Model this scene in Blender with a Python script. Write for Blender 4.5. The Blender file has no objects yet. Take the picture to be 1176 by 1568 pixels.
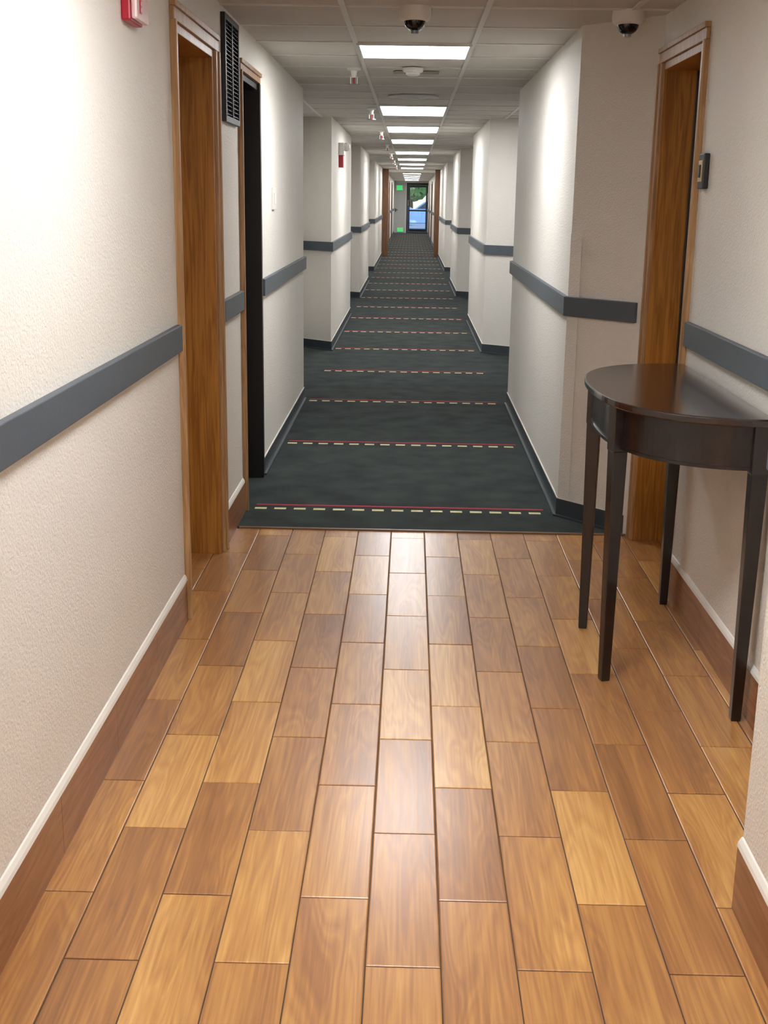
import bpy, bmesh, math, random
from mathutils import Matrix, Vector, noise
random.seed(7)
scn=bpy.context.scene
scn.view_settings.view_transform='Standard'
# ------------------------------------------------------------------ camera
F=1850.0;CX,CY=588,784
Yc=Vector((42,480,-F)).normalized()
Zc=Vector((108,7116,F));Zc=(Zc-Zc.dot(Yc)*Yc).normalized()
Xc=Yc.cross(Zc)
M=Matrix((Xc,Yc,Zc))
H=1.55
cd=bpy.data.cameras.new("camera");cam=bpy.data.objects.new("camera",cd)
scn.collection.objects.link(cam)
cam.matrix_world=Matrix.Translation((0,0,H))@M.to_4x4()
cd.sensor_fit='VERTICAL';cd.sensor_height=24;cd.lens=F/1568*24
cd.clip_start=.05;cd.clip_end=500
scn.camera=cam
def floorpt(px,py):
    r=M@Vector((px-CX,-(py-CY),-F));t=-H/r.z
    return r.x*t,r.y*t
# ------------------------------------------------------------------ materials
def srgb(r,g,b):
    def c(v):
        v/=255
        return v/12.92 if v<=.04045 else ((v+.055)/1.055)**2.4
    return (c(r),c(g),c(b),1)
def base(name,col=(.8,.8,.8,1),rough=.5,metal=0,spec=None):
    m=bpy.data.materials.new(name);m.use_nodes=True
    b=m.node_tree.nodes["Principled BSDF"]
    b.inputs["Base Color"].default_value=col
    b.inputs["Roughness"].default_value=rough
    b.inputs["Metallic"].default_value=metal
    if spec is not None:b.inputs["Specular IOR Level"].default_value=spec
    return m,m.node_tree,b
def N(nt,t,**k):
    n=nt.nodes.new(t)
    for a,v in k.items():setattr(n,a,v)
    return n
def coords(nt,scale=(1,1,1)):
    tc=N(nt,"ShaderNodeTexCoord");mp=N(nt,"ShaderNodeMapping")
    mp.inputs["Scale"].default_value=scale
    nt.links.new(tc.outputs["Object"],mp.inputs["Vector"])
    return mp.outputs["Vector"]
def simple(name,col,rough=.5,metal=0,var=.06,nscale=8,bump=0,bscale=100,spec=None,bd=.004):
    m,nt,b=base(name,col,rough,metal,spec)
    v=coords(nt)
    n=N(nt,"ShaderNodeTexNoise");n.inputs["Scale"].default_value=nscale;n.inputs["Detail"].default_value=2
    nt.links.new(v,n.inputs["Vector"])
    r=N(nt,"ShaderNodeValToRGB")
    r.color_ramp.elements[0].position=.3;r.color_ramp.elements[1].position=.7
    r.color_ramp.elements[0].color=tuple(c*(1-var) for c in col[:3])+(1,)
    r.color_ramp.elements[1].color=tuple(min(1,c*(1+var)) for c in col[:3])+(1,)
    nt.links.new(n.outputs["Fac"],r.inputs["Fac"]);nt.links.new(r.outputs["Color"],b.inputs["Base Color"])
    if bump:
        n2=N(nt,"ShaderNodeTexNoise");n2.inputs["Scale"].default_value=bscale;n2.inputs["Detail"].default_value=1
        nt.links.new(v,n2.inputs["Vector"])
        bp=N(nt,"ShaderNodeBump");bp.inputs["Strength"].default_value=bump;bp.inputs["Distance"].default_value=bd
        nt.links.new(n2.outputs["Fac"],bp.inputs["Height"]);nt.links.new(bp.outputs["Normal"],b.inputs["Normal"])
    return m
def wood(name,c1,c2,rough=.4,sc=(28,28,1.6),dist=1.5,coat=0):
    m,nt,b=base(name,c1,rough)
    v=coords(nt,sc)
    n=N(nt,"ShaderNodeTexNoise");n.inputs["Scale"].default_value=1.6;n.inputs["Detail"].default_value=5;n.inputs["Distortion"].default_value=dist
    nt.links.new(v,n.inputs["Vector"])
    r=N(nt,"ShaderNodeValToRGB");e=r.color_ramp.elements
    e[0].position=.38;e[0].color=c2;e[1].position=.62;e[1].color=c1
    nt.links.new(n.outputs["Fac"],r.inputs["Fac"]);nt.links.new(r.outputs["Color"],b.inputs["Base Color"])
    b.inputs["Coat Weight"].default_value=coat;b.inputs["Coat Roughness"].default_value=.15
    return m
mWall=simple("wall_orange_peel",srgb(226,221,213),.6,var=.01,nscale=3,bump=.7,bscale=130,bd=.0045)
mCeil=simple("ceiling_tile_mat",srgb(198,193,185),.85,var=.05,nscale=2.2,bump=.3,bscale=160)
mTbar=simple("t_bar_metal",srgb(214,212,207),.45,var=.02)
mRail=simple("rail_blue_gray",srgb(80,87,95),.5,var=.03,bump=.1,bscale=200)
mBase=simple("rubber_base_dark",srgb(60,66,72),.4,var=.04)
mCaulk=simple("caulk_white",srgb(232,228,220),.5,var=.02)
mOak=wood("oak_wood",srgb(176,120,50),srgb(142,90,30),.38,sc=(34,34,1.4),coat=.2)
mOakD=wood("oak_wood_dark",srgb(118,80,48),srgb(94,60,34),.4)
mOakT=wood("oak_trim",srgb(178,138,94),srgb(150,110,68),.4)
mTileBase=wood("wood_tile_base",srgb(158,110,74),srgb(132,86,52),.35,sc=(20,1.6,20))
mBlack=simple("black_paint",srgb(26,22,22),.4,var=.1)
mDark=simple("black_metal",srgb(20,20,22),.45,var=.1)
mEsp=wood("espresso_wood",srgb(27,16,15),srgb(18,10,9),.3,sc=(3,14,14),coat=.35)
mEspTop=wood("espresso_top",srgb(42,25,22),srgb(29,17,15),.2,sc=(30,2.5,10),coat=.6)
mWhite=simple("white_plastic",srgb(228,226,220),.4,var=.02)
mDome=simple("camera_dome_black",srgb(12,12,16),.08,var=.05)
mRed=simple("alarm_red",srgb(170,22,44),.35,var=.04)
mLens=simple("strobe_lens",srgb(226,196,196),.2,var=.05)
mMetal=simple("brushed_metal",srgb(170,170,170),.3,metal=.9,var=.05)
mBeigeDoor=simple("painted_door",srgb(205,205,200),.5,var=.02)
mThresh=simple("threshold_metal",srgb(120,92,66),.4,var=.1)
def emis(name,col,s):
    m,nt,b=base(name,col,.5)
    b.inputs["Emission Color"].default_value=col;b.inputs["Emission Strength"].default_value=s
    return m
mPanel=emis("led_panel_diffuser",(.98,.99,1,1),35)
mPanel2=emis("fluorescent_panel_diffuser",(.98,.99,1,1),18)
mExit=emis("exit_green",srgb(60,230,120),.7)
# tiles
def tile_mat():
    m,nt,b=base("wood_look_tile",rough=.3)
    L=nt.links.new
    at=N(nt,"ShaderNodeAttribute",attribute_name="rnd")
    sep=N(nt,"ShaderNodeSeparateColor");L(at.outputs["Color"],sep.inputs["Color"])
    tc=N(nt,"ShaderNodeTexCoord")
    sc=N(nt,"ShaderNodeVectorMath",operation='MULTIPLY');sc.inputs[1].default_value=(13,1.25,1);L(tc.outputs["Object"],sc.inputs[0])
    of=N(nt,"ShaderNodeVectorMath",operation='SCALE');of.inputs["Scale"].default_value=60;L(at.outputs["Vector"],of.inputs[0])
    ad=N(nt,"ShaderNodeVectorMath",operation='ADD');L(sc.outputs[0],ad.inputs[0]);L(of.outputs[0],ad.inputs[1])
    n1=N(nt,"ShaderNodeTexNoise");n1.inputs["Scale"].default_value=.8;n1.inputs["Detail"].default_value=2;n1.inputs["Distortion"].default_value=.5
    L(ad.outputs[0],n1.inputs["Vector"])
    mu=N(nt,"ShaderNodeMath",operation='MULTIPLY');mu.inputs[1].default_value=13;L(n1.outputs["Fac"],mu.inputs[0])
    fr=N(nt,"ShaderNodeMath",operation='PINGPONG');fr.inputs[1].default_value=.5;L(mu.outputs[0],fr.inputs[0])
    st=N(nt,"ShaderNodeVectorMath",operation='MULTIPLY');st.inputs[1].default_value=(1.6,.4,1);L(ad.outputs[0],st.inputs[0])
    n2=N(nt,"ShaderNodeTexNoise");n2.inputs["Scale"].default_value=7;n2.inputs["Detail"].default_value=4
    L(st.outputs[0],n2.inputs["Vector"])
    sub=N(nt,"ShaderNodeMath",operation='SUBTRACT');sub.inputs[1].default_value=.5;L(n1.outputs["Fac"],sub.inputs[0])
    mb=N(nt,"ShaderNodeMath",operation='MULTIPLY_ADD');mb.inputs[1].default_value=.8;L(sub.outputs[0],mb.inputs[0]);L(sep.outputs["Red"],mb.inputs[2])
    s2=N(nt,"ShaderNodeMath",operation='SUBTRACT');s2.inputs[1].default_value=.25;L(fr.outputs[0],s2.inputs[0])
    mc=N(nt,"ShaderNodeMath",operation='MULTIPLY_ADD');mc.inputs[1].default_value=.3;L(s2.outputs[0],mc.inputs[0]);L(mb.outputs[0],mc.inputs[2])
    s3=N(nt,"ShaderNodeMath",operation='SUBTRACT');s3.inputs[1].default_value=.5;L(n2.outputs["Fac"],s3.inputs[0])
    md=N(nt,"ShaderNodeMath",operation='MULTIPLY_ADD');md.inputs[1].default_value=.6;L(s3.outputs[0],md.inputs[0]);L(mc.outputs[0],md.inputs[2])
    r=N(nt,"ShaderNodeValToRGB");e=r.color_ramp.elements
    e[0].position=.0;e[0].color=srgb(114,78,50)
    e[1].position=1;e[1].color=srgb(218,170,104)
    for p,c in ((.3,srgb(146,100,62)),(.5,srgb(167,116,69)),(.75,srgb(194,143,82))):
        x=e.new(p);x.color=c
    L(md.outputs[0],r.inputs["Fac"]);L(r.outputs["Color"],b.inputs["Base Color"])
    rr=N(nt,"ShaderNodeMapRange");rr.inputs["To Min"].default_value=.24;rr.inputs["To Max"].default_value=.42
    L(n2.outputs["Fac"],rr.inputs["Value"]);L(rr.outputs["Result"],b.inputs["Roughness"])
    b.inputs["Coat Weight"].default_value=.35;b.inputs["Coat Roughness"].default_value=.24
    bp2=N(nt,"ShaderNodeBump");bp2.inputs["Strength"].default_value=.2;bp2.inputs["Distance"].default_value=.0015
    L(n2.outputs["Fac"],bp2.inputs["Height"])
    L(bp2.outputs["Normal"],b.inputs["Normal"])
    return m
mTile=tile_mat()
mGrout=simple("grout",srgb(84,66,52),.9,var=.15,nscale=20)
def carpet_mat():
    m,nt,b=base("carpet_dark_green",rough=.95,spec=.15)
    L=nt.links.new
    tc=N(nt,"ShaderNodeTexCoord")
    n=N(nt,"ShaderNodeTexNoise");n.inputs["Scale"].default_value=260;n.inputs["Detail"].default_value=1;L(tc.outputs["Object"],n.inputs["Vector"])
    n2=N(nt,"ShaderNodeTexNoise");n2.inputs["Scale"].default_value=5;n2.inputs["Detail"].default_value=5;L(tc.outputs["Object"],n2.inputs["Vector"])
    ad=N(nt,"ShaderNodeMath",operation='ADD');L(n.outputs["Fac"],ad.inputs[0]);L(n2.outputs["Fac"],ad.inputs[1])
    r=N(nt,"ShaderNodeValToRGB");e=r.color_ramp.elements
    mh=N(nt,"ShaderNodeMath",operation='MULTIPLY');mh.inputs[1].default_value=.5;L(ad.outputs[0],mh.inputs[0])
    e[0].position=.35;e[0].color=srgb(38,43,42);e[1].position=.65;e[1].color=srgb(64,71,69)
    L(mh.outputs[0],r.inputs["Fac"]);L(r.outputs["Color"],b.inputs["Base Color"])
    bp=N(nt,"ShaderNodeBump");bp.inputs["Strength"].default_value=.6;bp.inputs["Distance"].default_value=.003
    L(n.outputs["Fac"],bp.inputs["Height"]);L(bp.outputs["Normal"],b.inputs["Normal"])
    return m
mCarpet=carpet_mat()
mDash=simple("carpet_cream_yarn",srgb(214,208,160),.9,var=.1,nscale=60)
mRedY=simple("carpet_red_yarn",srgb(160,42,60),.9,var=.1,nscale=60)
# ------------------------------------------------------------------ mesh builder
class MB:
    def __init__(s):s.v=[];s.f=[];s.m=[];s.mats=[]
    def mi(s,m):
        if m not in s.mats:s.mats.append(m)
        return s.mats.index(m)
    def add(s,vs,fs,m):
        o=len(s.v);s.v+=[tuple(v) for v in vs]
        for f in fs:s.f.append([i+o for i in f]);s.m.append(s.mi(m))
    def box(s,x0,x1,y0,y1,z0,z1,m):
        vs=[(x,y,z) for z in (z0,z1) for x,y in ((x0,y0),(x1,y0),(x1,y1),(x0,y1))]
        s.add(vs,[(3,2,1,0),(4,5,6,7),(0,1,5,4),(1,2,6,5),(2,3,7,6),(3,0,4,7)],m)
    def prism(s,poly,z0,z1,m):
        n=len(poly)
        vs=[(x,y,z0) for x,y in poly]+[(x,y,z1) for x,y in poly]
        fs=[tuple(range(n))[::-1],tuple(range(n,2*n))]+[(i,(i+1)%n,n+(i+1)%n,n+i) for i in range(n)]
        s.add(vs,fs,m)
    def lathe(s,prof,m,c=(0,0,0),n=32,axis='z'):
        vs=[];fs=[]
        for r,z in prof:
            for i in range(n):
                a=2*math.pi*i/n;p=(r*math.cos(a),r*math.sin(a),z)
                if axis=='x':p=(p[2],p[0],p[1])
                if axis=='y':p=(p[0],p[2],p[1])
                vs.append((p[0]+c[0],p[1]+c[1],p[2]+c[2]))
        for k in range(len(prof)-1):
            for i in range(n):
                j=(i+1)%n;fs.append((k*n+i,k*n+j,(k+1)*n+j,(k+1)*n+i))
        fs.append(tuple(range(n)));fs.append(tuple(range((len(prof)-1)*n,len(prof)*n)))
        s.add(vs,fs,m)
    def make(s,name,parent=None,bevel=0,smooth=False,loc=None):
        me=bpy.data.meshes.new(name);me.from_pydata(s.v,[],s.f)
        for m in s.mats:me.materials.append(m)
        for p,i in zip(me.polygons,s.m):p.material_index=i
        bm=bmesh.new();bm.from_mesh(me);bmesh.ops.recalc_face_normals(bm,faces=bm.faces);bm.to_mesh(me);bm.free()
        if smooth:
            for p in me.polygons:p.use_smooth=True
            try:
                me.set_sharp_from_angle(angle=math.radians(40))
            except Exception:pass
        ob=bpy.data.objects.new(name,me);scn.collection.objects.link(ob)
        if bevel:
            b=ob.modifiers.new("bevel","BEVEL");b.width=bevel;b.segments=2;b.limit_method='ANGLE';b.angle_limit=math.radians(40)
        if parent:ob.parent=parent
        if loc:ob.location=loc
        return ob
def empty(name,loc=(0,0,0)):
    e=bpy.data.objects.new(name,None);e.empty_display_size=.1;scn.collection.objects.link(e);e.location=loc
    return e
def inv(ob,par):
    ob.parent=par;ob.matrix_parent_inverse=Matrix.Translation(par.location).inverted()
def offset(poly,d,sgn):
    out=[];n=len(poly)
    ns=[]
    for i in range(n-1):
        dx=poly[i+1][0]-poly[i][0];dy=poly[i+1][1]-poly[i][1];l=math.hypot(dx,dy)
        ns.append((dy/l*sgn,-dx/l*sgn))
    for i in range(n):
        if i==0:a=b=ns[0]
        elif i==n-1:a=b=ns[-1]
        else:a,b=ns[i-1],ns[i]
        mx,my=a[0]+b[0],a[1]+b[1];l=math.hypot(mx,my);mx/=l;my/=l
        k=d/max(.35,mx*a[0]+my*a[1])
        out.append((poly[i][0]+mx*k,poly[i][1]+my*k))
    return out
def band(mb,poly,z0,z1,th,sgn,m,e=.0):
    o=offset(poly,th,sgn)
    for i in range(len(poly)-1):
        q=[poly[i],poly[i+1],o[i+1],o[i]]
        mb.prism(q,z0,z1,m)
XL,XR,XRR=-.82,.77,1.08
ZC=2.33
# ------------------------------------------------------------------ walls
DL,DR=-1.24,1.20
left=[(XL,6.72),(XL,9.45),(DL,9.45),(DL,13.0),(XL+.01,12.62),(XL+.01,16.7),(DL,16.7),(DL,19.8),(XL+.02,19.5),(XL+.02,23.6),(DL,23.6),(DL,27.2),(XL+.02,27.0),(XL+.02,57.5)]
right=[(XR,5.95),(XR+.01,9.38),(DR,9.38),(DR,12.35),(XR,12.65),(XR,16.0),(DR,16.0),(DR,19.8),(XR,20.1),(XR,23.6),(DR,23.6),(DR,27.0),(XR,27.2),(XR,57.5)]
w=MB()
w.prism([(XL,-3),(XL,4.33),(-1.5,4.33),(-1.5,-3)],0,ZC,mWall)
w.box(-1.5,XL,4.33,5.2,2.13,ZC,mWall)
w.box(-1.5,-1.03,4.33,5.2,0,2.13,mWall)
w.box(-1.5,XL,5.2,5.97,0,ZC,mWall)
w.box(-1.5,XL,5.97,6.72,2.13,ZC,mWall)
w.box(-1.5,-1.06,5.97,6.72,0,2.13,mWall)
w.prism(left+[(-1.5,57.5),(-1.5,6.72)],0,ZC,mWall)
w.make("wall_left")
w=MB()
w.prism([(XR,-3),(XR,2.45),(1.6,2.45),(1.6,-3)],0,ZC,mWall)
w.box(XRR,1.6,2.45,4.76,0,ZC,mWall)
w.box(XRR,1.6,4.76,5.55,2.13,ZC,mWall)
w.box(1.32,1.6,4.76,5.55,0,2.13,mWall)
w.prism([(XRR,5.55),(XRR,5.59)]+right+[(1.6,57.5),(1.6,5.55)],0,ZC,mWall)
w.make("wall_right")
w=MB();w.box(-1.5,1.6,-3.15,-3,0,ZC,mWall);w.make("wall_back")
w=MB()
w.box(-1.5,-.82,57.5,57.7,0,2.6,mWall);w.box(-.82,.85,57.5,57.7,2.24,2.6,mWall)
w.box(-.27,-.22,57.5,57.7,0,2.24,mWall)
w.box(.81,1.6,57.5,57.7,0,2.6,mWall);w.make("wall_end")
# corner guard on the near right corner
w=MB();band(w,[(XR+.045,5.95-.058),(XR,5.95),(XR,6.03)],.1,1.40,.0025,-1,mWall);w.make("trim_7")
# rails
r=MB()
z0,z1=1.015,1.108
band(r,[(XL,-3),(XL,4.27)],z0,z1,.022,1,mRail)
r.make("trim_1",bevel=.003)
r=MB();band(r,[(XL,5.29),(XL,5.9)],z0,z1,.022,1,mRail);r.make("trim_2",bevel=.003)
r=MB();band(r,[(XL,6.76)]+left[1:],z0,z1,.022,1,mRail);r.make("trim_3",bevel=.003)
r=MB();band(r,[(XR,-3),(XR,2.45),(XRR,2.45),(XRR,4.70)],z0,z1,.022,-1,mRail);r.make("trim_4",bevel=.003)
r=MB();band(r,[(XRR+.0-.03,5.63),(XR,5.95)]+right[1:],z0-.005,z1-.005,.022,-1,mRail);r.make("trim_5",bevel=.003)
# baseboards
def tilebase(mb,poly,sgn):
    for i in range(len(poly)-1):
        a=Vector(poly[i]);b=Vector(poly[i+1]);L=(b-a).length;n=max(1,round(L/.55));d=(b-a)/L
        for k in range(n):
            p=a+d*(L*k/n+ .001);q=a+d*(L*(k+1)/n-.001)
            band(mb,[tuple(p),tuple(q)],0,.158,.011,sgn,mTileBase)
        vs=[];al=[(0,.158),(.0125,.158),(.010,.168),(.004,.178),(0,.180)]
        nx,ny=(d.y*sgn,-d.x*sgn)
        for P_ in (a,b):
            for t,z in al:vs.append((P_.x+nx*t,P_.y+ny*t,z))
        m_=len(al)
        mb.add(vs,[(j,j+1,m_+j+1,m_+j) for j in range(m_-1)]+[tuple(range(m_)),tuple(range(m_,2*m_))],mCaulk)
b=MB();tilebase(b,[(XL,-3),(XL,4.29)],1);tilebase(b,[(XL,5.27),(XL,5.9)],1);b.make("baseboard_left")
b=MB();tilebase(b,[(XR,-3),(XR,2.45)],-1);tilebase(b,[(XRR,2.45),(XRR,4.70)],-1);b.make("baseboard_right")
def rub(poly,sgn,name):
    b=MB();band(b,poly,0.014,.095,.008,sgn,mBase);band(b,poly,.0,.014,.022,sgn,mBase);band(b,poly,.095,.099,.006,sgn,mCaulk)
    b.make(name)
rub([(XL,6.74)]+left[1:],1,"baseboard_left.001")
rub([(XRR-.03,5.63)]+right,-1,"baseboard_right.001")
# ------------------------------------------------------------------ floor tiles
W,LT=.158,.547
light=[(232,1225),(355,1120),(415,1360),(925,1300),(620,1080),(515,855),(735,850),(885,980),(1100,1160),(545,890),(400,1020),(255,1400),(660,1000),(1080,1270),(985,865),(700,1120)]
dark=[(310,1280),(860,1130),(990,1220),(1075,1350),(620,1240),(725,1270),(560,960),(370,970),(490,985),(400,855),(1010,1030),(1060,980),(820,1000),(180,1490)]
def key(x,y):
    k=math.floor((x+.065)/W);ph=2.20 if k%2==0 else 2.45
    return k,math.floor((y-ph)/LT)
lk={key(*floorpt(*p)):.77 for p in light};dk={key(*floorpt(*p)):.43 for p in dark}
verts=[];faces=[];cols=[];mi=[]
Y1=5.6
for k in range(-7,9):
    xa=-.065+k*W;xb=xa+W
    for j in range(-11,8):
        ph=2.20 if k%2==0 else 2.45
        ya=ph+j*LT;yb=min(ya+LT,Y1)
        if ya<-3.2 or yb-ya<.02:continue
        g=.0016;c=.0025
        rr=random.random()
        t=lk.get((k,j),dk.get((k,j),.52+.14*rr if rr<.85 else .46))
        col=(t,random.random(),random.random(),1)
        o=len(verts);dz=random.uniform(-.0004,.0004)
        for (gg,z) in ((g,-.004),(g,-.0012),(g+c,0.0)):
            verts+=[(xa+gg,ya+gg,z+dz),(xb-gg,ya+gg,z+dz),(xb-gg,yb-gg,z+dz),(xa+gg,yb-gg,z+dz)]
        fs=[(8,9,10,11)]+[(4+i,4+(i+1)%4,8+(i+1)%4,8+i) for i in range(4)]+[(i,(i+1)%4,4+(i+1)%4,4+i) for i in range(4)]
        for f in fs:faces.append([q+o for q in f]);cols.append(col);mi.append(0)
o=len(verts);verts+=[(-1.4,-3.2,-.003),(1.5,-3.2,-.003),(1.5,Y1,-.003),(-1.4,Y1,-.003)];faces.append([o,o+1,o+2,o+3]);cols.append((.5,.5,.5,1));mi.append(1)
me=bpy.data.meshes.new("floor");me.from_pydata(verts,[],faces)
me.materials.append(mTile);me.materials.append(mGrout)
ca=me.color_attributes.new("rnd",'FLOAT_COLOR','CORNER')
for p,cc,i in zip(me.polygons,cols,mi):
    p.material_index=i
    for li in p.loop_indices:ca.data[li].color=cc
fo=bpy.data.objects.new("floor",me);scn.collection.objects.link(fo)
# carpet
c=MB()
cr=[(XRR-.002,5.615)]+[(x-.002,y) for x,y in right]
cl=[(XL,5.615),(XL,5.97),(-1.05,5.97),(-1.05,6.71),(XL+.002,6.71)]+[(x+.002,y) for x,y in left]
cl[-1]=(cl[-1][0],57.48);cr[-1]=(cr[-1][0],57.48)
c.prism(cl+cr[::-1],-.01,.004,mCarpet)
ys=5.98;n=0
while ys<57:
    x0,x1=XL+.05,XR-.06
    x=x0
    while x<x1-.02:
        c.box(x,min(x+.060,x1),ys-.017,ys+.014,.003,.0058,mDash);x+=.100
    c.box(x0,x1,ys+.062,ys+.086,.003,.0056,mRedY)
    ys+=1.70;n+=1
c.make("floor_carpet")
c=MB();c.box(-.80,XRR-.02,Y1+.001,Y1+.014,-.002,.008,mThresh);c.make("threshold_strip",bevel=.002)
# ------------------------------------------------------------------ ceiling
c=MB();c.box(-1.5,1.6,-3.1,57.6,ZC,ZC+.05,mCeil);c.make("ceiling")
c=MB()
for x in (-.915,-.305,.305,.915):c.box(x-.012,x+.012,-3,57.5,ZC-.006,ZC+.002,mTbar)
y=6.65-.61*15
while y<57.4:
    c.box(-1.5,1.55,y-.012,y+.012,ZC-.0055,ZC+.002,mTbar);y+=.61
c.make("ceiling_t_bar_grid")
fr=[(0,6.65-.61*7,.61),(0,6.65-.61*12,.61),(0,6.65-.61*15,.61),(0,6.65,.61)]+[(0,y,1.22) for y in (10.92,13.97,17.02,21.3,24.95,28.6,32.3,36,39.6,43.3,46.9,50.6,54.2)]  # panels behind the camera are unseen, extra ones added to brighten near walls
for i,(x,y,L_) in enumerate(fr):
    e=empty("ceiling_light_panel",(x,y+.305,ZC))
    p=MB();p.box(x-.285,x+.285,y+.02,y+L_-.02,ZC-.012,ZC-.007,mPanel if L_<1 else mPanel2);o=p.make("diffuser");inv(o,e)
    p=MB()
    for a,b_,c_,d in ((-.3,.3,y,y+.02),(-.3,.3,y+L_-.02,y+L_),(-.3,-.285,y+.02,y+L_-.02),(.285,.3,y+.02,y+L_-.02)):
        p.box(x+a,x+b_,c_,d,ZC-.016,ZC-.004,mTbar)
    o=p.make("frame");inv(o,e)
# dome cameras
def domecam(x,y):
    e=empty("dome_security_camera",(x,y,ZC))
    p=MB();p.lathe([(.066,ZC),(.068,ZC-.03),(.066,ZC-.045),(.058,ZC-.055),(.05,ZC-.057)],mWhite,(x,y,0),40);inv(p.make("housing",smooth=True),e)
    p=MB();p.lathe([(.046*math.cos(t),ZC-.055-.042*math.sin(t)) for t in [i*math.pi/2/8*.98 for i in range(9)]],mDome,(x,y,0),32);inv(p.make("dome",smooth=True),e)
    p=MB();p.lathe([(.016,-.036),(.016,-.05),(.01,-.052)],mMetal,(x,y,ZC-.055),20,'z')
    inv(p.make("lens",smooth=True),e)
domecam(0,5.45);domecam(.90,5.48)
# smoke detector + access plate
e=empty("smoke_detector",(0,7.75,ZC))
p=MB();p.lathe([(.062,ZC-.006),(.064,ZC-.02),(.058,ZC-.03),(.045,ZC-.034),(.043,ZC-.045),(.03,ZC-.052),(.004,ZC-.053)],mWhite,(-.005,7.85,0),40);inv(p.make("body",smooth=True),e)
p=MB();p.box(-.13,.16,8.05,8.2,ZC-.008,ZC-.004,simple("plate_tan",srgb(150,138,120),.5))
p.make("ceiling_access_plate",bevel=.002)
p=MB();p.lathe([(.2,ZC-.004),(.2,ZC-.012),(.16,ZC-.016),(.15,ZC-.010),(.11,ZC-.010),(.10,ZC-.018),(.05,ZC-.018),(.045,ZC-.012),(.005,ZC-.012)],mTbar,(0,10.0,0),40);p.make("round_air_diffuser",smooth=True)
def sprinkler(x,y):
    e=empty("fire_sprinkler",(x,y,ZC))
    p=MB();p.lathe([(.044,ZC-.007),(.043,ZC-.016),(.020,ZC-.024),(.016,ZC-.05),(.013,ZC-.06),(.002,ZC-.061)],mWhite,(x,y,0),24)
    p.box(x-.023,x-.017,y-.006,y+.006,ZC-.1,ZC-.056,mWhite);p.box(x+.017,x+.023,y-.006,y+.006,ZC-.1,ZC-.056,mWhite)
    p.box(x-.02,x+.02,y-.006,y+.006,ZC-.062,ZC-.056,mWhite)
    p.lathe([(.006,ZC-.056),(.005,ZC-.1)],mRed,(x,y,0),12)
    p.lathe([(.036,ZC-.1),(.038,ZC-.105),(.004,ZC-.108)],mMetal,(x,y,0),20)
    inv(p.make("head",smooth=True),e)
for y in (7.9,11.3,15.0,18.7,22.4,26.1,29.8):sprinkler(-.37,y)
# ------------------------------------------------------------------ door casings / doors
def casing(mb,X,y0,y1,zt,sgn,m,near=True,far=True,w=.062):
    t1=X+sgn*.016;t2=X+sgn*.024
    def bx(t,a,b_,z0,z1):mb.box(min(X,t),max(X,t),a,b_,z0,z1,m)
    if near:bx(t2,y0-w,y0-w+.02,0,zt);bx(t1,y0-w+.0205,y0,0,zt)
    if far:bx(t2,y1+w-.02,y1+w,0,zt);bx(t1,y1,y1+w-.0205,0,zt)
    a=y0-(w if near else 0);b_=y1+(w if far else 0)
    bx(t1,a,b_,zt+.0005,zt+w-.0205);bx(t2,a,b_,zt+w-.02,zt+w)
e=empty("door_1",(XL,4.8,0))
p=MB();casing(p,XL,4.36,5.2,2.12,1,mOakT);inv(p.make("casing",bevel=.002),e)
p=MB();p.box(-1.03,XL+.004,5.165,5.2,0,2.12,mOak);p.box(-1.03,XL+.004,4.33,4.362,0,2.12,mOak);p.box(-1.03,XL+.004,4.363,5.164,2.09,2.12,mOak)
p.box(-.99,-.975,5.15,5.165,0,2.09,mOak)
inv(p.make("jamb",bevel=.002),e)
p=MB();p.box(-1.03,-.99,4.365,5.162,.008,2.087,mOak)
p.lathe([(.006,0),(.03,.0),(.03,.008),(.012,.012),(.011,.045),(.003,.046)],mMetal,(-.99,4.45,1.0),20,'x');p.box(-.952,-.94,4.44,4.56,.99,1.01,mMetal)
inv(p.make("leaf",bevel=.002),e)
e=empty("door_2",(XL,6.3,0))
p=MB();casing(p,XL,5.975,6.69,2.12,1,mOakT,True,False,.05);inv(p.make("casing",bevel=.002),e)
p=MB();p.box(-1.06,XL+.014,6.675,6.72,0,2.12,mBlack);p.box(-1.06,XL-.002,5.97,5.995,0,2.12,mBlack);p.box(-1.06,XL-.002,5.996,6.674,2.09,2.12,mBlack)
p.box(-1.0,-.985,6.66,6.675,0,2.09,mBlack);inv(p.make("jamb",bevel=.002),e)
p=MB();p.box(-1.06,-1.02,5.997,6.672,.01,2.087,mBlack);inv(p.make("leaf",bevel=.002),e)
e=empty("door_3",(XRR,5.15,0))
p=MB();casing(p,XRR,4.79,5.53,2.13,-1,mOakT);inv(p.make("casing",bevel=.002),e)
p=MB();p.box(XRR-.004,1.32,5.52,5.55,0,2.13,mOak);p.box(XRR-.004,1.32,4.76,4.79,0,2.13,mOak);p.box(XRR-.004,1.32,4.791,5.519,2.1,2.13,mOak)
p.box(1.215,1.235,5.505,5.52,0,2.1,mBlack);inv(p.make("jamb",bevel=.002),e)
p=MB();p.box(1.24,1.28,4.793,5.517,.008,2.097,mOak);inv(p.make("leaf",bevel=.002),e)
e=empty("card_reader",(XRR,4.62,1.66))
p=MB();p.box(XRR-.022,XRR,4.585,4.665,1.60,1.725,mDark);inv(p.make("body",bevel=.004),e)
p=MB();p.box(XRR-.026,XRR-.021,4.60,4.65,1.625,1.70,simple("reader_gold",srgb(190,170,130),.35,metal=.5));p.box(XRR-.03,XRR-.025,4.612,4.638,1.64,1.685,mDark);inv(p.make("face",bevel=.001),e)
e=empty("return_air_grille",(XL,5.64,2.07))
p=MB();X=XL
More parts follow.
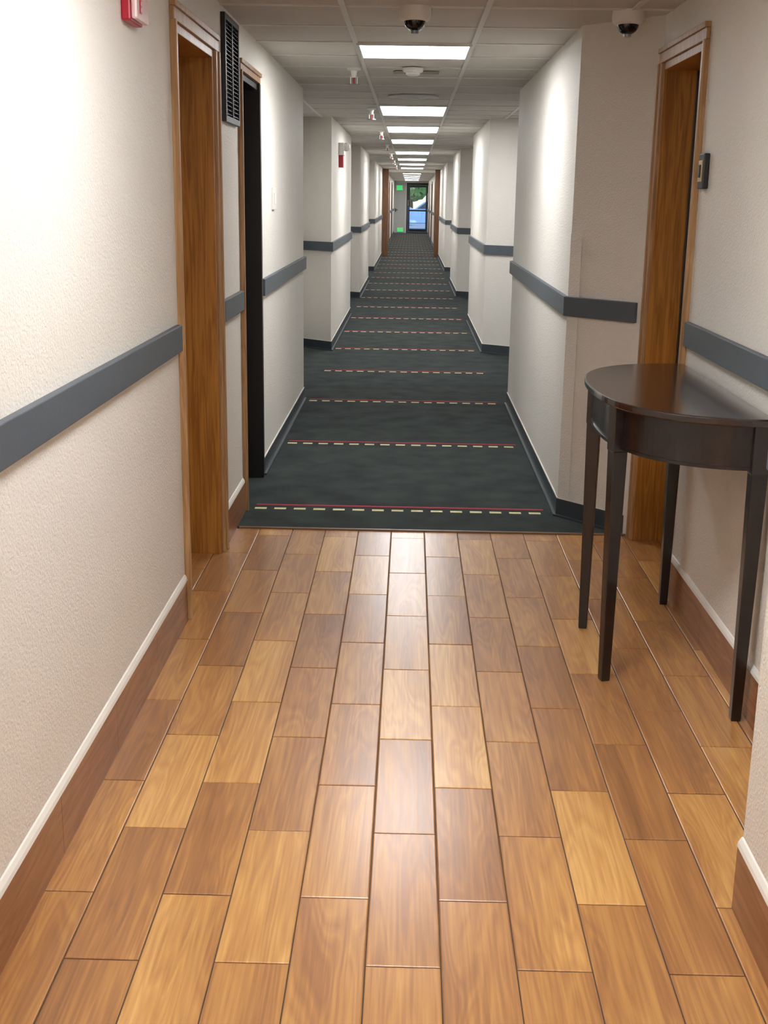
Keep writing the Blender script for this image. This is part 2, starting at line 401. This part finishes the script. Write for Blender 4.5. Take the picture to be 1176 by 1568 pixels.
for a,b_,c_,d in ((5.43,5.86,1.86,1.885),(5.43,5.86,2.275,2.30),(5.43,5.455,1.885,2.275),(5.835,5.86,1.885,2.275),(5.635,5.655,1.885,2.275)):
    p.box(X,X+.02,a,b_,c_,d,mDark)
p.box(X,X+.003,5.456,5.634,1.886,2.274,mBlack);p.box(X,X+.003,5.656,5.834,1.886,2.274,mBlack)
inv(p.make("frame",bevel=.001),e)
p=MB();z=1.893
mSl=simple("grille_slat",srgb(78,80,82),.4,metal=.3)
while z<2.27:
    for a,b_ in ((5.457,5.634),(5.656,5.834)):
        p.add([(X+.004,a,z+.010),(X+.017,a,z),(X+.017,b_,z),(X+.004,b_,z+.010),(X+.004,a,z+.012),(X+.017,a,z+.002),(X+.017,b_,z+.002),(X+.004,b_,z+.012)],[(0,1,2,3),(4,5,6,7),(1,2,6,5),(0,1,5,4),(2,3,7,6),(0,3,7,4)],mSl)
    z+=.0175
inv(p.make("louvers"),e)
e=empty("light_switch",(XL,7.38,1.54))
p=MB();p.box(XL,XL+.012,7.30,7.45,1.475,1.60,mWhite);p.box(XL+.012,XL+.018,7.335,7.365,1.505,1.57,mWhite);p.box(XL+.012,XL+.018,7.385,7.415,1.505,1.57,mWhite);inv(p.make("plate",bevel=.002),e)
def text(s,size,mat,loc,rot,par,name,ext=.001):
    cu=bpy.data.curves.new(name,'FONT');cu.body=s;cu.size=size;cu.extrude=ext;cu.align_x='CENTER';cu.align_y='CENTER'
    cu.materials.append(mat);o=bpy.data.objects.new(name,cu);scn.collection.objects.link(o);o.location=loc;o.rotation_euler=rot
    inv(o,par);return o
e=empty("fire_alarm_strobe",(XL,3.70,2.12))
p=MB();p.box(XL,XL+.028,3.59,3.75,2.02,2.26,mRed);inv(p.make("backbox",bevel=.006),e)
p=MB();p.box(XL+.028,XL+.046,3.593,3.747,2.025,2.255,mLens);p.box(XL+.046,XL+.066,3.68,3.74,2.15,2.22,mWhite);inv(p.make("strobe_face",bevel=.006),e)
for i,ch in enumerate("FIRE"):
    text(ch,.055,mRed,(XL+.0475,3.635,2.225-.055*i),(math.pi/2,0,math.pi/2),e,"letter_%d"%i)
e=empty("emergency_alarm",(XL,13.9,2.05))
p=MB();p.box(XL+.01,XL+.07,13.8,14.05,2.0,2.13,mWhite);p.lathe([(.045,0),(.045,.03),(.03,.06),(.005,.065)],mWhite,(XL+.07,13.92,2.09),20,'x');inv(p.make("lamp_head",bevel=.006),e)
p=MB();p.box(XL+.01,XL+.06,13.84,14.0,1.87,2.0,mRed);inv(p.make("horn",bevel=.006),e)
# ------------------------------------------------------------------ half-moon table
e=empty("console_table",(1.07,4.05,0))
ZT=.95;a_,b2=.615,.452;cyy=4.06;xb=1.064
def half(a,b,ex=2.5,n=64):
    pts=[]
    for i in range(n+1):
        t=math.pi*i/n
        c_,s_=math.cos(t),math.sin(t)
        pts.append((xb-b*abs(s_)**(2/ex),cyy-a*math.copysign(abs(c_)**(2/ex),c_)))
    return pts
p=MB();p.prism(half(a_,b2),ZT-.024,ZT,mEspTop);inv(p.make("top",bevel=.005),e)
oa=half(a_-.035,b2-.035);ia=half(a_-.057,b2-.057)
p=MB()
for z0_,z1_,po,pi_ in ((ZT-.148,ZT-.024,oa,ia),(ZT-.158,ZT-.148,half(a_-.031,b2-.031),ia)):
    for i in range(len(po)-1):
        p.prism([po[i],po[i+1],pi_[i+1],pi_[i]],z0_,z1_,mEsp)
p.box(xb-.02,xb,cyy-a_+.06,cyy+a_-.06,ZT-.155,ZT-.024,mEsp)
bmo=p.make("apron");inv(bmo,e)
def leg(x,y,xt,yt,ang,nm):
    p=MB();secs=[(0,.0145),(.012,.0155),(ZT-.17,.024),(ZT-.165,.026),(ZT-.024,.026)]
    vs=[]
    for z,r_ in secs:
        t=z/ZT;cx_=x+(xt-x)*t;cy_=y+(yt-y)*t
        for sx,sy in ((-1,-1),(1,-1),(1,1),(-1,1)):
            dx=sx*r_*math.cos(ang)-sy*r_*math.sin(ang);dy=sx*r_*math.sin(ang)+sy*r_*math.cos(ang)
            vs.append((cx_+dx,cy_+dy,z))
    fs=[(0,1,2,3),(16,17,18,19)]
    for k in range(4):
        for i in range(4):
            j=(i+1)%4;fs.append((k*4+i,k*4+j,k*4+4+j,k*4+4+i))
    p.add(vs,fs,mEsp);inv(p.make(nm,bevel=.002),e)
leg(.675,4.30,.672,4.30,-.25,"leg_1");leg(.675,3.79,.672,3.79,.25,"leg_2")
leg(1.034,4.60,1.034,4.60,0,"leg_3");leg(1.034,3.49,1.034,3.49,0,"leg_4")
# ------------------------------------------------------------------ mid-corridor oak frame with open leaves
for sg,nm in ((-1,"door_4"),(1,"door_5")):
    e=empty(nm,(sg*.7,34.3,0))
    xw=XL+.02 if sg<0 else XR
    x0,x1=(xw,xw+.17) if sg<0 else (xw-.13,xw)
    p=MB();p.box(x0,x1,34.2,34.35,0,ZC-.01,mOakD);inv(p.make("jamb",bevel=.004),e)
    p=MB();xl=x0+.02 if sg<0 else x1-.065
    p.box(xl,xl+.045,34.36,35.2,.02,2.1,mOakD);inv(p.make("leaf",bevel=.003),e)
p=MB();p.box(XL+.19,XR-.13,34.2,34.35,2.24,ZC-.01,mWall);p.make("trim_6")
for i,(X,y,sg) in enumerate(((XL+.02,38.5,1),(XR,39.5,-1),(XL+.02,44,1),(XR,46,-1),(XL+.02,50,1),(XR,52,-1))):
    e=empty("door_%d"%(6+i),(X,y,0))
    p=MB();casing(p,X,y,y+.9,2.1,sg,mOakD);p.box(min(X,X+sg*.01),max(X,X+sg*.01),y,y+.9,.02,2.1,mOakD)
    inv(p.make("frame_and_leaf",bevel=.002),e)
# ------------------------------------------------------------------ end doors
e=empty("door_12",(.29,57.55,0))
p=MB()
A,B=-.22,.81
for q in ((A,A+.07,0,2.24),(B-.07,B,0,2.24),(A+.071,B-.071,2.15,2.24),(A+.071,B-.071,0,.05)):p.box(q[0],q[1],57.5,57.62,q[2],q[3],mDark)
A+=.075;B-=.075
for q in ((A,A+.07,.055,2.14),(B-.07,B,.055,2.14),(A+.071,B-.071,2.05,2.14),(A+.071,B-.071,.055,.18)):p.box(q[0],q[1],57.53,57.58,q[2],q[3],mDark)
p.box(A,B,57.47,57.53,.98,1.05,mDark);inv(p.make("frame_and_push_bar",bevel=.004),e)
mg,nt,bb=base("door_glass",(1,1,1,1),.0)
nt.nodes.remove(bb);tr=N(nt,"ShaderNodeBsdfTransparent");tr.inputs[0].default_value=(.93,.97,.97,1);gl=N(nt,"ShaderNodeBsdfGlossy");gl.inputs["Roughness"].default_value=.02
fz=N(nt,"ShaderNodeFresnel");mx=N(nt,"ShaderNodeMixShader");nt.links.new(fz.outputs[0],mx.inputs[0]);nt.links.new(tr.outputs[0],mx.inputs[1]);nt.links.new(gl.outputs[0],mx.inputs[2]);nt.links.new(mx.outputs[0],nt.nodes["Material Output"].inputs[0])
p=MB();p.box(A+.07,B-.07,57.55,57.556,.18,2.05,mg);inv(p.make("glass"),e)
e=empty("door_13",(-.5,57.55,0))
p=MB();p.box(-.82,-.78,57.49,57.6,0,2.1,mTbar);p.box(-.31,-.27,57.49,57.6,0,2.1,mTbar);p.box(-.82,-.27,57.49,57.6,2.1,2.24,mTbar);inv(p.make("frame",bevel=.003),e)
p=MB();p.box(-.78,-.31,57.52,57.57,.01,2.1,mBeigeDoor);inv(p.make("leaf",bevel=.003),e)
p=MB();p.box(-.74,-.70,57.46,57.52,.95,1.1,mDark);p.box(-.74,-.62,57.44,57.47,1.02,1.05,mDark);inv(p.make("lever",bevel=.003),e)
def exitsign(x,y,z,w_,h_):
    e=empty("exit_sign",(x,y,z))
    p=MB();p.box(x-w_/2,x+w_/2,y,y+.05,z-h_/2,z+h_/2,mWhite);inv(p.make("housing",bevel=.006),e)
    p=MB();p.box(x-w_/2+.015,x+w_/2-.015,y-.004,y,z-h_/2+.015,z+h_/2-.015,mExit);inv(p.make("face"),e)
    text("EXIT",h_*.75,mWhite,(x,y-.005,z),(math.pi/2,0,0),e,"letters")
exitsign(-.55,57.42,2.02,.3,.24);exitsign(-.5,57.44,.14,.3,.2)
# ------------------------------------------------------------------ outdoors
mPave=simple("asphalt",srgb(170,178,190),.9,var=.12,nscale=2,bump=.3,bscale=40)
p=MB();p.box(-40,40,57.7,140,-.12,-.02,mPave);p.make("parking_lot_ground")
mLeaf=simple("foliage",srgb(72,110,54),.8,var=.5,nscale=5)
mBark=simple("bark",srgb(90,72,56),.9,var=.2)
mCar=simple("car_paint_silver_blue",srgb(140,175,212),.25,metal=.3,var=.03);mCar.node_tree.nodes["Principled BSDF"].inputs["Coat Weight"].default_value=.6
mCarG=simple("car_glass",srgb(40,52,64),.08,var=.05);mTyre=simple("tyre",srgb(24,24,25),.8)
def car(cx_,cy_,length=4.5):
    e=empty("parked_car",(cx_,cy_,0))
    prof=[(-2.25,.28),(-2.25,.62),(-2.1,.8),(-1.35,.92),(-.75,.98),(-.2,1.38),(.1,1.45),(1.0,1.45),(1.45,1.36),(2.0,1.0),(2.2,.92),(2.27,.6),(2.22,.28)]
    p=MB();n=len(prof);vs=[]
    def wz(z):return .9 if z<1.0 else .9-.22*(z-1.0)/.45
    for s_ in (-1,1):
        for x,z in prof:vs.append((cx_+x,cy_+s_*wz(z),z))
    fs=[tuple(range(n)),tuple(range(n,2*n))]+[(i,(i+1)%n,n+(i+1)%n,n+i) for i in range(n)]
    p.add(vs,fs,mCar);inv(p.make("body",bevel=.05,smooth=True),e)
    p=MB()
    for s_ in (-1,1):
        for poly in ([(-.6,1.03),(-.13,1.36),(.3,1.38),(.3,1.03)],[(.38,1.03),(.38,1.38),(1.0,1.38),(1.35,1.3),(1.7,1.05)]):
            vs=[(cx_+x,cy_+s_*(wz(z)+.012),z) for x,z in poly]+[(cx_+x,cy_+s_*(wz(z)-.03),z) for x,z in poly];m_=len(poly)
            p.add(vs,[tuple(range(m_)),tuple(range(m_,2*m_))]+[(i,(i+1)%m_,m_+(i+1)%m_,m_+i) for i in range(m_)],mCarG)
    inv(p.make("windows"),e)
    p=MB()
    for x in (-1.4,1.4):
        for s_ in (-1,1):
            p.lathe([(.2,-.12),(.33,-.11),(.34,0),(.33,.11),(.2,.12)],mTyre,(cx_+x,cy_+s_*.82,.325),28,'y')
            p.lathe([(.2,-.125),(.19,.125)],mMetal,(cx_+x,cy_+s_*.82,.325),20,'y')
    inv(p.make("wheels",smooth=True),e)
car(.9,66);car(-2.0,75)
def tree(x,y,h_):
    e=empty("tree",(x,y,0))
    p=MB();p.lathe([(.2,-.05),(.15,h_*.3),(.1,h_*.6),(.03,h_*.8)],mBark,(x,y,0),12);inv(p.make("trunk",smooth=True),e)
    bm=bmesh.new()
    for k in range(9):
        mt=Matrix.Translation((x+random.uniform(-1.4,1.4),y+random.uniform(-1.2,1.2),h_*(.45+.5*random.random())))
        bmesh.ops.create_icosphere(bm,subdivisions=3,radius=random.uniform(.6,1.0),matrix=mt)
    for v in bm.verts:
        v.co+=Vector(noise.noise_vector(v.co*2.5))*.45
    me=bpy.data.meshes.new("crown");bm.to_mesh(me);bm.free();me.materials.append(mLeaf)
    o=bpy.data.objects.new("crown",me);scn.collection.objects.link(o);inv(o,e)
for x,y,h_ in ((-3,92,5),(.0,118,4.5),(3.4,100,4),(7,110,6),(-7,104,6)):tree(x,y,h_)
# world
wd=bpy.data.worlds.new("world");scn.world=wd;wd.use_nodes=True
nt=wd.node_tree;sk=nt.nodes.new("ShaderNodeTexSky");sk.sky_type='NISHITA';sk.sun_elevation=math.radians(45);sk.sun_rotation=math.radians(150);sk.sun_intensity=.3;sk.sun_disc=False
nt.links.new(sk.outputs[0],nt.nodes["Background"].inputs[0]);nt.nodes["Background"].inputs[1].default_value=.4
